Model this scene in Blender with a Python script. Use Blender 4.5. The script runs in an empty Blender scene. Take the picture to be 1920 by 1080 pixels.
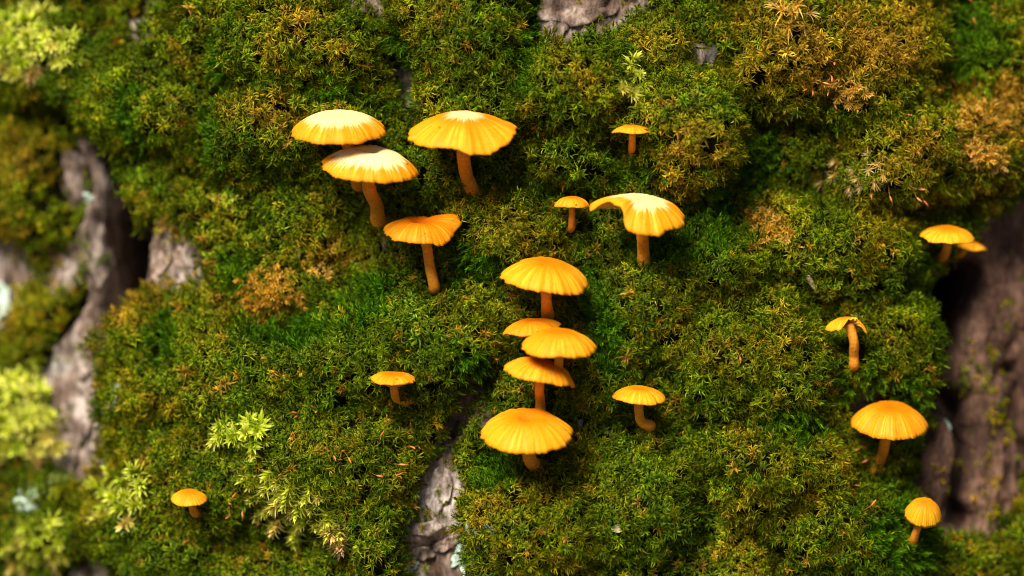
import bpy, math, random
import numpy as np
from mathutils import Vector, Matrix

# ------------------------------------------------------------------ camera, sky, sun, exposure
SC = bpy.context.scene
COL = SC.collection
PITCH = math.radians(14)
PX = 0.000125                       # one photograph pixel on the trunk's face, in metres
DPX = 1920 * 100 / 36.0             # camera distance in those units
U = np.array([1.0, 0, 0])
V = np.array([0, math.sin(PITCH), math.cos(PITCH)])
W = np.array([0, -math.cos(PITCH), math.sin(PITCH)])
cam_d = bpy.data.cameras.new('camera')
cam_d.lens = 100
cam_d.sensor_width = 36
cam_d.clip_start = 0.01
cam_d.clip_end = 400
cam_d.dof.use_dof = True
cam_d.dof.focus_distance = (DPX - 75) * PX
cam_d.dof.aperture_fstop = 4.2
cam = bpy.data.objects.new('camera', cam_d)
COL.objects.link(cam)
m = Matrix.Identity(4)
for i in range(3):
    m[i][0], m[i][1], m[i][2] = U[i], V[i], W[i]
    m[i][3] = W[i] * DPX * PX
cam.matrix_world = m
SC.camera = cam

SUN_EL, SUN_AZ = math.radians(52), math.radians(-30)      # azimuth from the camera side (-y), negative = left
sun_from = Vector((math.sin(SUN_AZ) * math.cos(SUN_EL), -math.cos(SUN_AZ) * math.cos(SUN_EL), math.sin(SUN_EL)))
world = bpy.data.worlds.new('World')
SC.world = world
world.use_nodes = True
wn = world.node_tree
sky = wn.nodes.new('ShaderNodeTexSky')
sky.sky_type = 'NISHITA'
sky.sun_disc = False
sky.air_density = 0.7
sky.dust_density = 3.0
sky.ozone_density = 0.3
sky.sun_elevation = SUN_EL
sky.sun_rotation = math.atan2(sun_from.x, sun_from.y)
bg = wn.nodes['Background']
bg.inputs['Strength'].default_value = 0.05
wn.links.new(sky.outputs[0], bg.inputs['Color'])
sun_d = bpy.data.lights.new('sun', 'SUN')
sun_d.energy = 4.8
sun_d.angle = math.radians(30)
sun_d.color = (1.0, 0.93, 0.80)
sun = bpy.data.objects.new('sun', sun_d)
COL.objects.link(sun)
sun.rotation_euler = (-sun_from).to_track_quat('-Z', 'Y').to_euler()
sun.location = sun_from * 3
SC.view_settings.view_transform = 'Standard'
SC.view_settings.look = 'None'
SC.view_settings.exposure = 0.70
SC.view_settings.gamma = 1
SC.cycles.max_bounces = 5
SC.cycles.diffuse_bounces = 2
SC.cycles.transmission_bounces = 3
SC.cycles.use_denoising = True
SC.cycles.filter_width = 1.0

rng = np.random.default_rng(7)
random.seed(7)

# ------------------------------------------------------------------ noise
def _hash(ix, iy, iz, s):
    h = (ix.astype(np.int64) * 374761393 + iy.astype(np.int64) * 668265263 + iz.astype(np.int64) * 1274126177 + s * 974711) & 0xffffffff
    h = ((h ^ (h >> 13)) * 1274126177) & 0xffffffff
    h = ((h ^ (h >> 16)) * 2246822519) & 0xffffffff
    return ((h ^ (h >> 15)) & 0xffffff) / float(0xffffff)

def vn(x, y, z=0.0, s=0):
    if np.ndim(z) == 0:              # a plain slice
        x, y = np.broadcast_arrays(np.asarray(x, float), np.asarray(y, float))
        ix, iy = np.floor(x), np.floor(y)
        fx, fy = x - ix, y - iy
        fx, fy = [f * f * f * (f * (f * 6 - 15) + 10) for f in (fx, fy)]
        q = np.full(1, int(round(z * 137)))
        return 2 * ((_hash(ix, iy, q, s) * (1 - fx) + _hash(ix + 1, iy, q, s) * fx) * (1 - fy) + (_hash(ix, iy + 1, q, s) * (1 - fx) + _hash(ix + 1, iy + 1, q, s) * fx) * fy) - 1
    x, y, z = np.broadcast_arrays(np.asarray(x, float), np.asarray(y, float), np.asarray(z, float))
    ix, iy, iz = np.floor(x), np.floor(y), np.floor(z)
    fx, fy, fz = x - ix, y - iy, z - iz
    fx, fy, fz = [f * f * f * (f * (f * 6 - 15) + 10) for f in (fx, fy, fz)]
    r = 0
    for dx in (0, 1):
        for dy in (0, 1):
            for dz in (0, 1):
                r = r + _hash(ix + dx, iy + dy, iz + dz, s) * (fx if dx else 1 - fx) * (fy if dy else 1 - fy) * (fz if dz else 1 - fz)
    return r * 2 - 1

def fbm(x, y, z=0.0, s=0, o=4):
    r, a, f = 0, 1.0, 1.0
    for k in range(o):
        r = r + a * vn(np.asarray(x) * f, np.asarray(y) * f, np.asarray(z) * f, s + k * 17)
        a *= 0.5
        f *= 2.03
    return r / 1.6

def sstep(a, b, x):
    t = np.clip((x - a) / (b - a), 0, 1)
    return t * t * (3 - 2 * t)

def poly_sd(px, py, pts):            # signed distance, negative inside
    pts = np.array(pts, float)
    d = np.full(px.shape, 1e18)
    ins = np.zeros(px.shape, bool)
    n = len(pts)
    for i in range(n):
        a, b = pts[i], pts[(i + 1) % n]
        e = b - a
        wx, wy = px - a[0], py - a[1]
        t = np.clip((wx * e[0] + wy * e[1]) / (e @ e), 0, 1)
        d = np.minimum(d, (wx - e[0] * t) ** 2 + (wy - e[1] * t) ** 2)
        c = ((a[1] <= py) & (b[1] > py)) | ((b[1] <= py) & (a[1] > py))
        with np.errstate(divide='ignore', invalid='ignore'):
            xx = a[0] + (py - a[1]) / (b[1] - a[1] if b[1] != a[1] else 1e-9) * e[0]
        ins ^= c & (px < xx)
    d = np.sqrt(d)
    return np.where(ins, -d, d)

def line_d(px, py, pts):
    pts = np.array(pts, float)
    d = np.full(np.shape(px), 1e18)
    for a, b in zip(pts[:-1], pts[1:]):
        e = b - a
        wx, wy = px - a[0], py - a[1]
        t = np.clip((wx * e[0] + wy * e[1]) / (e @ e), 0, 1)
        d = np.minimum(d, (wx - e[0] * t) ** 2 + (wy - e[1] * t) ** 2)
    return np.sqrt(d)

# ------------------------------------------------------------------ the trunk's relief, mapped over its face
BARE = [   # patches where the bark is not overgrown
    [(1004, -120), (1200, -120), (1186, 5), (1125, 40), (1085, 78), (1010, 82)],
    [(640, -60), (725, -60), (712, 8), (660, 14)],
    [(272, -60), (300, -60), (304, 40), (288, 84), (270, 60)],
    [(338, 12), (378, 8), (372, 54), (348, 56)],
    [(134, 262), (206, 286), (232, 420), (236, 545), (196, 600), (208, 820), (178, 890), (106, 900), (82, 700), (136, 610), (166, 530), (156, 430), (122, 350)],
    [(94, 466), (132, 462), (136, 530), (100, 540)],
    [(8, 440), (52, 450), (60, 540), (30, 600), (-60, 640), (-90, 480)],
    [(250, 440), (300, 412), (366, 440), (372, 520), (348, 556), (282, 520), (252, 560)],
    [(872, 702), (912, 708), (914, 800), (886, 815), (850, 850), (860, 930), (856, 1000), (905, 1180), (752, 1180), (766, 1000), (784, 950), (800, 872), (850, 800)],
    [(1886, 380), (2240, 330), (2240, 800), (1930, 850), (1905, 880), (1862, 985), (1800, 1015), (1722, 985), (1716, 905), (1738, 800), (1772, 750), (1748, 690), (1762, 560), (1800, 470)],
    [(1600, 736), (1650, 734), (1660, 758), (1600, 762)],
    [(150, 1040), (215, 1030), (220, 1140), (140, 1140)],
    [(1280, 100), (1335, 110), (1340, 145), (1300, 150)],
    [(752, 130), (772, 130), (770, 200), (750, 200)],
]
CREV = [   # cracks: polyline, half width, depth
    ([(200, 270), (216, 400), (222, 520), (212, 590)], 26, 380),
    ([(128, 250), (140, 330), (136, 420)], 9, 50),
    ([(1800, 510), (1780, 560), (1768, 620), (1758, 730)], 32, 380),
    ([(1800, 760), (1806, 860), (1800, 980)], 18, 120),
    ([(1745, 800), (1718, 900)], 12, 60),
    ([(1000, -60), (998, 70)], 14, 90),
    ([(795, 1040), (830, 1120)], 30, 60),
    ([(800, 860), (850, 800)], 14, 40),
    ([(1900, 700), (1930, 830), (1990, 900)], 16, 60),
]
CUSH = [(580, 80, 145, 100, 80), (870, 65, 115, 105, 75), (1080, 165, 120, 100, 90), (1270, 245, 105, 115, 95),
        (1450, 110, 120, 110, 85), (1610, 120, 125, 125, 80), (1710, 300, 165, 110, 85), (500, 255, 110, 90, 65),
        (260, 190, 130, 100, 75), (400, 60, 110, 80, 60), (890, 190, 100, 70, 45), (640, 670, 150, 90, 65), (480, 720, 180, 130, 60),
        (820, 640, 110, 85, 60), (1210, 590, 130, 90, 50), (1400, 680, 150, 120, 65), (1640, 670, 125, 90, 55),
        (1430, 880, 130, 95, 80), (1570, 990, 160, 90, 70), (1010, 965, 130, 100, 60), (1190, 950, 110, 95, 55),
        (640, 850, 150, 100, 60), (390, 890, 140, 110, 60), (290, 700, 100, 130, 45), (50, 330, 90, 120, 45),
        (1870, 110, 95, 125, 60), (1870, 1040, 130, 90, 45), (950, 440, 120, 75, 50), (1340, 480, 90, 70, 50),
        (1570, 470, 150, 80, 55), (700, 1010, 90, 80, 40), (260, 1020, 150, 80, 50), (40, 960, 110, 100, 50), (1230, 120, 60, 60, 40),
        (1090, 720, 110, 60, 30), (1870, 240, 80, 70, 60), (1080, 300, 90, 50, 40), (120, 110, 120, 90, 60), (620, 210, 80, 60, 30)]
DIPS = [(1160, 215, 20, 40, 25), (1365, 180, 18, 90, 50), (985, 110, 14, 80, 50), (735, 90, 14, 100, 45), (1000, 255, 100, 16, 40), (1500, 230, 120, 14, 40), (1560, 330, 24, 60, 40), (560, 335, 80, 16, 35), (380, 330, 40, 20, 30), (1290, 570, 20, 60, 30), (1350, 800, 90, 16, 40), (1550, 620, 16, 80, 30), (730, 780, 60, 16, 35), (1100, 880, 20, 60, 35), (1300, 980, 30, 50, 40), (480, 600, 60, 16, 30), (330, 790, 60, 14, 30), (670, 400, 70, 50, 45), (860, 390, 90, 40, 35), (1345, 430, 60, 40, 40), (1376, 60, 22, 50, 80), (1312, 870, 18, 45, 60),
        (660, 500, 100, 40, 40), (1690, 395, 140, 22, 60), (1420, 310, 50, 90, 45), (440, 180, 22, 130, 40), (760, 150, 30, 90, 45),
        (1500, 360, 60, 40, 40), (1190, 290, 60, 26, 45), (1080, 360, 80, 30, 35), (850, 480, 60, 60, 35), (560, 1020, 80, 40, 50),
        (1010, 880, 60, 24, 40), (600, 610, 80, 30, 30), (120, 215, 120, 30, 60), (1640, 900, 40, 30, 40), (1290, 760, 60, 30, 30), (30, 880, 80, 30, 50)]

def warp(px, py, a=16, f=1 / 55.):
    return px + a * fbm(px * f, py * f, 3.1, 5, 3), py + a * fbm(px * f, py * f, 9.7, 6, 3)

def bare_sd(px, py):
    qx, qy = warp(px, py, 20, 1 / 50.)
    d = np.full(np.shape(px), 1e9)
    for P in BARE:
        d = np.minimum(d, poly_sd(qx, qy, P))
    return d

def bark_h(px, py):
    qx, qy = warp(px, py, 22, 1 / 90.)
    r1 = 1 - np.abs(vn(qx / 46., qy / 210., 1.5, 21))
    r2 = 1 - np.abs(vn(qx / 21., qy / 75., 2.5, 22))
    h = 26 * r1 + 13 * r2 - 28 + 9 * fbm(px / 16., py / 24., 4.0, 23, 4) + 22 * fbm(px / 160., py / 240., 0, 24, 2)
    for L, w_, dep in CREV:
        h = h - dep * np.exp(-(line_d(qx, qy, L) / w_) ** 2)
    for cx, cy, rx, ry, hh in DIPS:
        h = h - 1.1 * hh * np.exp(-((qx - cx) / rx) ** 2 - ((qy - cy) / ry) ** 2)
    return h

def moss_t(px, py):
    """height of the moss cushion above the trunk's mean surface"""
    qx, qy = warp(px, py, 26, 1 / 70.)
    c = np.zeros(np.shape(px))
    for cx, cy, rx, ry, hh in CUSH:
        d2 = ((qx - cx) / rx) ** 2 + ((qy - cy) / ry) ** 2
        c = np.maximum(c, 1.25 * hh * np.sqrt(np.maximum(0, 1 - d2)))
    out = (np.abs(px - 960) > 1000) | (np.abs(py - 540) > 580)
    gen = 55 * np.clip(0.5 + 0.9 * fbm(px / 150., py / 130., 0, 31, 2), 0, 1)
    c = np.where(out, np.maximum(c, gen), c)
    t = 26 + c + 20 * fbm(px / 95., py / 85., 0, 32, 2) + 13 * fbm(px / 38., py / 34., 0, 33, 2)
    for cx, cy, rx, ry, hh in DIPS:
        t = t - 1.3 * hh * np.exp(-((qx - cx) / rx) ** 2 - ((qy - cy) / ry) ** 2)
    for L, w_, dep in CREV:
        t = t - 0.7 * dep * np.exp(-(line_d(qx, qy, L) / w_) ** 2)
    t = np.maximum(t, bark_h(px, py) + 16 + 6 * fbm(px / 30., py / 30., 0, 34, 2))
    b = sstep(26, -10, bare_sd(px, py))
    return t * (1 - b) - 45 * b

class Field:
    """a relief function sampled once on a fine lattice, read back bilinearly"""
    def __init__(self, f, x0=-520, x1=2440, y0=-420, y1=1520, st=4.0):
        self.x0, self.y0, self.st = x0, y0, st
        X, Y = np.meshgrid(np.arange(x0, x1, st), np.arange(y0, y1, st))
        self.g = f(X, Y)
    def __call__(self, px, py):
        u = np.clip((np.asarray(px, float) - self.x0) / self.st, 0, self.g.shape[1] - 1.001)
        v = np.clip((np.asarray(py, float) - self.y0) / self.st, 0, self.g.shape[0] - 1.001)
        i, j = u.astype(int), v.astype(int)
        a, b = u - i, v - j
        g = self.g
        return (g[j, i] * (1 - a) + g[j, i + 1] * a) * (1 - b) + (g[j + 1, i] * (1 - a) + g[j + 1, i + 1] * a) * b
bark_full = bark_h
moss_t = Field(moss_t)
bark_h = Field(bark_full)

RC, X0 = 1750.0, 80.0                # trunk radius and axis offset, in px units

def cyl_w(x):
    return np.sqrt(np.maximum(RC * RC - (x - X0) ** 2, 1.0)) - RC

def base_pt(px, py):
    px, py = np.asarray(px, float), np.asarray(py, float)
    w = np.zeros(np.broadcast(px, py).shape)
    for _ in range(12):
        k = (DPX - w) / DPX
        x = np.clip((px - 960) * k, X0 - RC * 0.97, X0 + RC * 0.97)
        w = cyl_w(x)
    k = (DPX - w) / DPX
    y = (540 - py) * k
    nx = (x - X0) / RC
    return x, y, w, nx, np.sqrt(1 - nx * nx)

def proj(x, y, w):
    k = DPX / (DPX - w)
    return 960 + x * k, 540 - y * k

def disp_pt(px, py, d):
    x, y, w, nx, nw = base_pt(px, py)
    a, b = np.maximum(d, -30), np.minimum(d + 30, 0)         # cracks run straight into the wood
    return x + a * nx, y, w + a * nw + b

def top_h(px, py):
    return np.maximum(moss_t(px, py), bark_h(px, py))

def surf(px, py, lift=0.0):
    """point of the outer surface that lies on the line of sight through a pixel; local coords"""
    qx, qy = np.array([float(px)]), np.array([float(py)])
    for _ in range(8):
        p = disp_pt(qx, qy, top_h(qx, qy) + lift)
        a, b = proj(*p)
        qx = qx + (px - a)
        qy = qy + (py - b)
    return np.array([p[0][0], p[1][0], p[2][0]])

def surf_n(px, py, e=14):
    a, b = surf(px + e, py), surf(px - e, py)
    c, d = surf(px, py - e), surf(px, py + e)
    n = np.cross(a - b, c - d)
    return n / np.linalg.norm(n)

def to_w(x, y, w):
    return (np.multiply.outer(x, U) + np.multiply.outer(y, V) + np.multiply.outer(w, W)) * PX

def loc2w(p):
    return Vector((U * p[0] + V * p[1] + W * p[2]) * PX)

def at(px, py, w):
    k = (DPX - w) / DPX
    return np.array([(px - 960) * k, (540 - py) * k, w])

# ------------------------------------------------------------------ materials
def new_mat(name):
    mt = bpy.data.materials.new(name)
    mt.use_nodes = True
    return mt, mt.node_tree.nodes, mt.node_tree.links, mt.node_tree.nodes['Principled BSDF']

def ramp(nodes, stops, interp='LINEAR'):
    r = nodes.new('ShaderNodeValToRGB')
    r.color_ramp.interpolation = interp
    while len(r.color_ramp.elements) < len(stops):
        r.color_ramp.elements.new(0.5)
    for e, (p, c) in zip(r.color_ramp.elements, stops):
        e.position = p
        e.color = (*c, 1) if len(c) == 3 else c
    return r

def mathn(nodes, links, op, a, b=None, clamp=False):
    n = nodes.new('ShaderNodeMath')
    n.operation = op
    n.use_clamp = clamp
    for i, v in enumerate((a, b)):
        if v is None:
            continue
        if isinstance(v, (int, float)):
            n.inputs[i].default_value = v
        else:
            links.new(v, n.inputs[i])
    return n.outputs[0]

def mixc(nodes, links, fac, a, b, mode='MIX'):
    n = nodes.new('ShaderNodeMix')
    n.data_type = 'RGBA'
    n.blend_type = mode
    for s, v in ((n.inputs[0], fac), (n.inputs[6], a), (n.inputs[7], b)):
        if isinstance(v, (int, float)):
            s.default_value = v
        elif isinstance(v, tuple):
            s.default_value = (*v, 1)
        else:
            links.new(v, s)
    return n.outputs[2]

def noise_tex(nodes, links, scale, detail=4, coord=None, rough=0.55):
    n = nodes.new('ShaderNodeTexNoise')
    n.inputs['Scale'].default_value = scale
    n.inputs['Detail'].default_value = detail
    n.inputs['Roughness'].default_value = rough
    if coord is not None:
        links.new(coord, n.inputs['Vector'])
    return n.outputs['Fac']

def attr(nodes, name, typ='GEOMETRY'):
    n = nodes.new('ShaderNodeAttribute')
    n.attribute_type = typ
    n.attribute_name = name
    return n.outputs['Fac']

def leaf_material(name, stops, tip, trans=0.18, gain=1.0, per='INSTANCER', rough=0.55, vary=3.4):
    """leaves: colour by tint, towards a tip colour along the leaf, some light let through"""
    mt, N, L, B = new_mat(name)
    r = ramp(N, stops)
    L.new(attr(N, 'tint', per), r.inputs[0])
    t = attr(N, 't')
    tt = mathn(N, L, 'POWER', t, 2.0)
    rt = ramp(N, tip[0])
    L.new(mathn(N, L, 'ADD', attr(N, 'tint', per), mathn(N, L, 'MULTIPLY', mathn(N, L, 'SUBTRACT', attr(N, 'v'), .45), .5)), rt.inputs[0])
    c = mixc(N, L, mathn(N, L, 'MULTIPLY', tt, tip[1]), r.outputs[0], rt.outputs[0])
    lv = mathn(N, L, 'POWER', vary, mathn(N, L, 'SUBTRACT', attr(N, 'v'), .55))
    lum = mathn(N, L, 'MULTIPLY', mathn(N, L, 'MULTIPLY', attr(N, 'lum', per), gain), lv)
    vm = N.new('ShaderNodeVectorMath')
    vm.operation = 'SCALE'
    L.new(c, vm.inputs[0])
    L.new(lum, vm.inputs['Scale'])
    mn = N.new('ShaderNodeVectorMath')
    mn.operation = 'MINIMUM'
    L.new(vm.outputs[0], mn.inputs[0])
    mn.inputs[1].default_value = (.88, .88, .88)
    vm = mn
    L.new(vm.outputs[0], B.inputs['Base Color'])
    B.inputs['Roughness'].default_value = rough
    B.inputs['Specular IOR Level'].default_value = 0.07
    tr = N.new('ShaderNodeBsdfTranslucent')
    L.new(vm.outputs[0], tr.inputs['Color'])
    mx = N.new('ShaderNodeMixShader')
    mx.inputs[0].default_value = trans
    L.new(B.outputs[0], mx.inputs[1])
    L.new(tr.outputs[0], mx.inputs[2])
    L.new(mx.outputs[0], N['Material Output'].inputs['Surface'])
    return mt

M_CURL = leaf_material('curled_moss', [(0, (.032, .095, .002)), (.3, (.080, .130, .002)), (.55, (.160, .140, .003)), (.78, (.310, .180, .008)), (1, (.400, .220, .018))],
                       ([(0, (.20, .30, .003)), (.4, (.42, .40, .005)), (.75, (.58, .36, .016)), (1, (.66, .40, .04))], .8), gain=.76)
M_FEATH = leaf_material('feathery_moss', [(0, (.030, .115, .002)), (.5, (.070, .165, .003)), (1, (.150, .200, .006))], ([(0, (.13, .29, .004)), (1, (.30, .38, .008))], .7), gain=.84)
M_PALE = leaf_material('pale_moss', [(0, (.36, .50, .004)), (.5, (.54, .58, .012)), (.75, (.62, .44, .10)), (1, (.56, .33, .12))], ([(0, (.74, .84, .06)), (.5, (.90, .90, .24)), (1, (.84, .64, .32))], .75), trans=.25, per='OBJECT', vary=1.7)
M_DRY = leaf_material('dry_moss', [(0, (.56, .27, .010)), (.5, (.58, .32, .03)), (1, (.72, .52, .20))], ([(0, (.84, .48, .04)), (1, (.86, .68, .30))], .7), trans=.25, per='OBJECT', vary=1.7)

def bark_material():
    mt, N, L, B = new_mat('bark')
    tc = N.new('ShaderNodeTexCoord').outputs['Object']
    mp = N.new('ShaderNodeMapping')
    mp.inputs['Scale'].default_value = (1, 1, .3)
    L.new(tc, mp.inputs[0])
    n1 = noise_tex(N, L, 130, 8, mp.outputs[0], .62)
    n2 = noise_tex(N, L, 40, 5, tc, .6)
    n3 = noise_tex(N, L, 900, 5, mp.outputs[0], .6)
    r = ramp(N, [(.30, (.03, .016, .010)), (.43, (.18, .12, .09)), (.52, (.38, .30, .25)), (.63, (.62, .54, .49))])
    L.new(n1, r.inputs[0])
    r2 = ramp(N, [(.35, (.55, .42, .34)), (.6, (1, 1, 1))])
    L.new(n2, r2.inputs[0])
    c = mixc(N, L, 1.0, r.outputs[0], r2.outputs[0], 'MULTIPLY')
    r3 = ramp(N, [(.38, (.25, .22, .2)), (.6, (1, 1, 1))])
    L.new(n3, r3.inputs[0])
    c = mixc(N, L, .8, c, r3.outputs[0], 'MULTIPLY')
    # crusty pale and rust stains
    s = ramp(N, [(.62, (0, 0, 0)), (.70, (1, 1, 1))])
    L.new(noise_tex(N, L, 75, 6, tc, .65), s.inputs[0])
    c = mixc(N, L, mathn(N, L, 'MULTIPLY', s.outputs[0], .55), c, (.46, .46, .42))
    s2 = ramp(N, [(.6, (0, 0, 0)), (.72, (1, 1, 1))])
    mp2 = N.new('ShaderNodeMapping')
    mp2.inputs['Location'].default_value = (3, 1, 2)
    L.new(tc, mp2.inputs[0])
    L.new(noise_tex(N, L, 60, 5, mp2.outputs[0], .6), s2.inputs[0])
    c = mixc(N, L, mathn(N, L, 'MULTIPLY', s2.outputs[0], .6), c, (.14, .06, .02))
    c = mixc(N, L, attr(N, 'dark_tone'), c, mixc(N, L, 1.0, c, (.46, .30, .22), 'MULTIPLY'))  # multiplies the right-hand bark darker and browner
    L.new(c, B.inputs['Base Color'])
    B.inputs['Roughness'].default_value = .9
    bp = N.new('ShaderNodeBump')
    bp.inputs['Strength'].default_value = .9
    bp.inputs['Distance'].default_value = .0018
    L.new(mathn(N, L, 'ADD', n1, mathn(N, L, 'MULTIPLY', n3, .4)), bp.inputs['Height'])
    L.new(bp.outputs[0], B.inputs['Normal'])
    return mt
M_BARK = bark_material()

def simple_noise_mat(name, a, b, scale, rough=.9, bump=0.0, lo=.35, hi=.65):
    mt, N, L, B = new_mat(name)
    tc = N.new('ShaderNodeTexCoord').outputs['Object']
    n = noise_tex(N, L, scale, 6, tc, .6)
    r = ramp(N, [(lo, a), (hi, b)])
    L.new(n, r.inputs[0])
    L.new(r.outputs[0], B.inputs['Base Color'])
    B.inputs['Roughness'].default_value = rough
    if bump:
        bp = N.new('ShaderNodeBump')
        bp.inputs['Strength'].default_value = .6
        bp.inputs['Distance'].default_value = bump
        L.new(n, bp.inputs['Height'])
        L.new(bp.outputs[0], B.inputs['Normal'])
    return mt
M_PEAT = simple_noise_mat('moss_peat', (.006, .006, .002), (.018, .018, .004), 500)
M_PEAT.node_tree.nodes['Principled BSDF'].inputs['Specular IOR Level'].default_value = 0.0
M_LICHEN = simple_noise_mat('lichen', (.34, .46, .38), (.58, .70, .60), 900, bump=.0004)
M_GROUND = simple_noise_mat('leaf_litter', (.03, .02, .012), (.09, .06, .03), 30, bump=.01)
M_CAPSULE = simple_noise_mat('spore_capsule', (.42, .10, .02), (.60, .20, .05), 2000, rough=.45)
M_STALK = simple_noise_mat('spore_stalk', (.22, .07, .015), (.34, .12, .03), 2000, rough=.5)
M_SPECK = simple_noise_mat('dark_debris', (.03, .012, .005), (.09, .04, .02), 3000)

def cap_material():
    mt, N, L, B = new_mat('mushroom_cap')
    tc = N.new('ShaderNodeTexCoord').outputs['Object']
    rad = attr(N, 'rad')
    an = N.new('ShaderNodeAttribute')
    an.attribute_name = 'ring'                       # (cos, sin) of the angle around the cap, for radial streaks
    mp = N.new('ShaderNodeMapping')
    mp.inputs['Scale'].default_value = (13, 13, 1)
    L.new(an.outputs['Vector'], mp.inputs[0])
    oi = N.new('ShaderNodeObjectInfo')
    off = N.new('ShaderNodeVectorMath')
    off.operation = 'ADD'
    cmb = N.new('ShaderNodeCombineXYZ')
    L.new(mathn(N, L, 'MULTIPLY', oi.outputs['Random'], 40), cmb.inputs[2])
    L.new(mp.outputs[0], off.inputs[0])
    L.new(cmb.outputs[0], off.inputs[1])
    streak = noise_tex(N, L, 1.6, 3, off.outputs[0], .7)
    blot = noise_tex(N, L, 260, 4, tc, .6)
    r = ramp(N, [(0, (.66, .150, .002)), (.35, (.72, .190, .002)), (.72, (.80, .252, .003)), (1, (.80, .295, .006))])
    L.new(mathn(N, L, 'ADD', rad, mathn(N, L, 'MULTIPLY', mathn(N, L, 'SUBTRACT', blot, .5), .35)), r.inputs[0])
    c = r.outputs[0]
    # the pleats' pale furrows
    s = ramp(N, [(.50, (0, 0, 0)), (.62, (1, 1, 1))])
    L.new(streak, s.inputs[0])
    zone = ramp(N, [(.42, (0, 0, 0)), (.68, (1, 1, 1)), (.90, (1, 1, 1)), (1, (.2, .2, .2))])
    L.new(rad, zone.inputs[0])
    c = mixc(N, L, mathn(N, L, 'MULTIPLY', mathn(N, L, 'MULTIPLY', s.outputs[0], zone.outputs[0]), .72), c, (.92, .50, .04))
    c = mixc(N, L, attr(N, 'tone', 'OBJECT'), c, mixc(N, L, 1.0, c, (.84, .74, .6), 'MULTIPLY'))
    # damp, bruised blotches
    bl = ramp(N, [(.56, (0, 0, 0)), (.70, (1, 1, 1))])
    L.new(noise_tex(N, L, 420, 5, tc, .65), bl.inputs[0])
    c = mixc(N, L, mathn(N, L, 'MULTIPLY', bl.outputs[0], .45), c, (.58, .13, .003))
    # toothed pale centre: dried flesh plus sun spots from above painted in
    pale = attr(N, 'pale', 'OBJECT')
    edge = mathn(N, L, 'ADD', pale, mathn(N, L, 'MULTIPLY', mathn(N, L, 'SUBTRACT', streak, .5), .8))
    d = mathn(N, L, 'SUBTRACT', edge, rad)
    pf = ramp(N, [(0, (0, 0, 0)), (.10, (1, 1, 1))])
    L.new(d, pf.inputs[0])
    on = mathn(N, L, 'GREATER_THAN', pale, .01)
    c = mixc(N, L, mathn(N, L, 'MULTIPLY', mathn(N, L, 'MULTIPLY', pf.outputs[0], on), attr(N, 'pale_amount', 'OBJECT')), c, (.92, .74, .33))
    # little dark specks
    vo = N.new('ShaderNodeTexVoronoi')
    vo.inputs['Scale'].default_value = 260
    L.new(tc, vo.inputs['Vector'])
    sp = ramp(N, [(.0, (1, 1, 1)), (.075, (1, 1, 1)), (.10, (0, 0, 0))])
    L.new(vo.outputs['Distance'], sp.inputs[0])
    pick = mathn(N, L, 'GREATER_THAN', noise_tex(N, L, 190, 1, tc), .54)
    c = mixc(N, L, mathn(N, L, 'MULTIPLY', mathn(N, L, 'MULTIPLY', sp.outputs[0], pick), .75), c, (.10, .03, .004))
    L.new(c, B.inputs['Base Color'])
    B.inputs['Roughness'].default_value = .48
    B.inputs['Specular IOR Level'].default_value = .1
    B.inputs['Subsurface Weight'].default_value = .35
    B.inputs['Subsurface Radius'].default_value = (1.0, .45, .06)
    B.inputs['Subsurface Scale'].default_value = .0012
    bp = N.new('ShaderNodeBump')
    bp.inputs['Strength'].default_value = .25
    bp.inputs['Distance'].default_value = .0004
    L.new(noise_tex(N, L, 2500, 3, tc), bp.inputs['Height'])
    L.new(bp.outputs[0], B.inputs['Normal'])
    return mt
M_CAP = cap_material()

def flesh_material(name, a, b, scale, sss=.3):
    mt = simple_noise_mat(name, a, b, scale, rough=.7, bump=.0003)
    B = mt.node_tree.nodes['Principled BSDF']
    B.inputs['Subsurface Weight'].default_value = sss
    B.inputs['Subsurface Radius'].default_value = (1.0, .4, .08)
    B.inputs['Subsurface Scale'].default_value = .0012
    return mt
M_STEM = flesh_material('mushroom_stem', (.62, .20, .005), (.82, .33, .014), 1400)
M_GILL = flesh_material('mushroom_gills', (.80, .36, .03), (.88, .46, .07), 600, .4)

# ------------------------------------------------------------------ mesh helpers
def make_mesh(name, verts, faces, mat, smooth=True, attrs=None):
    me = bpy.data.meshes.new(name)
    me.from_pydata([tuple(v) for v in np.asarray(verts, float)], [], [tuple(int(i) for i in f) for f in faces])
    for k, a in (attrs or {}).items():
        a = np.asarray(a, np.float32)
        if a.ndim == 2:
            at_ = me.attributes.new(k, 'FLOAT_VECTOR', 'POINT')
            at_.data.foreach_set('vector', a.ravel())
        else:
            at_ = me.attributes.new(k, 'FLOAT', 'POINT')
            at_.data.foreach_set('value', a)
    if smooth:
        me.polygons.foreach_set('use_smooth', np.ones(len(me.polygons), bool))
    me.materials.append(mat)
    me.update()
    return me

def quad_mesh(name, verts, quads, mat, smooth=True):
    """fast path for big grids"""
    me = bpy.data.meshes.new(name)
    me.vertices.add(len(verts))
    me.vertices.foreach_set('co', np.asarray(verts, np.float32).ravel())
    q = np.asarray(quads, np.int32)
    if len(q):
        me.loops.add(q.size)
        me.loops.foreach_set('vertex_index', q.ravel())
        me.polygons.add(len(q))
        me.polygons.foreach_set('loop_start', np.arange(len(q), dtype=np.int32) * 4)
        if smooth:
            me.polygons.foreach_set('use_smooth', np.ones(len(q), bool))
    me.materials.append(mat)
    me.update(calc_edges=True)
    me.validate()
    return me

def link(name, me, parent=None, loc=None):
    o = bpy.data.objects.new(name, me)
    COL.objects.link(o)
    if parent is not None:
        o.parent = parent
    if loc is not None:
        o.location = loc
    return o

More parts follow.
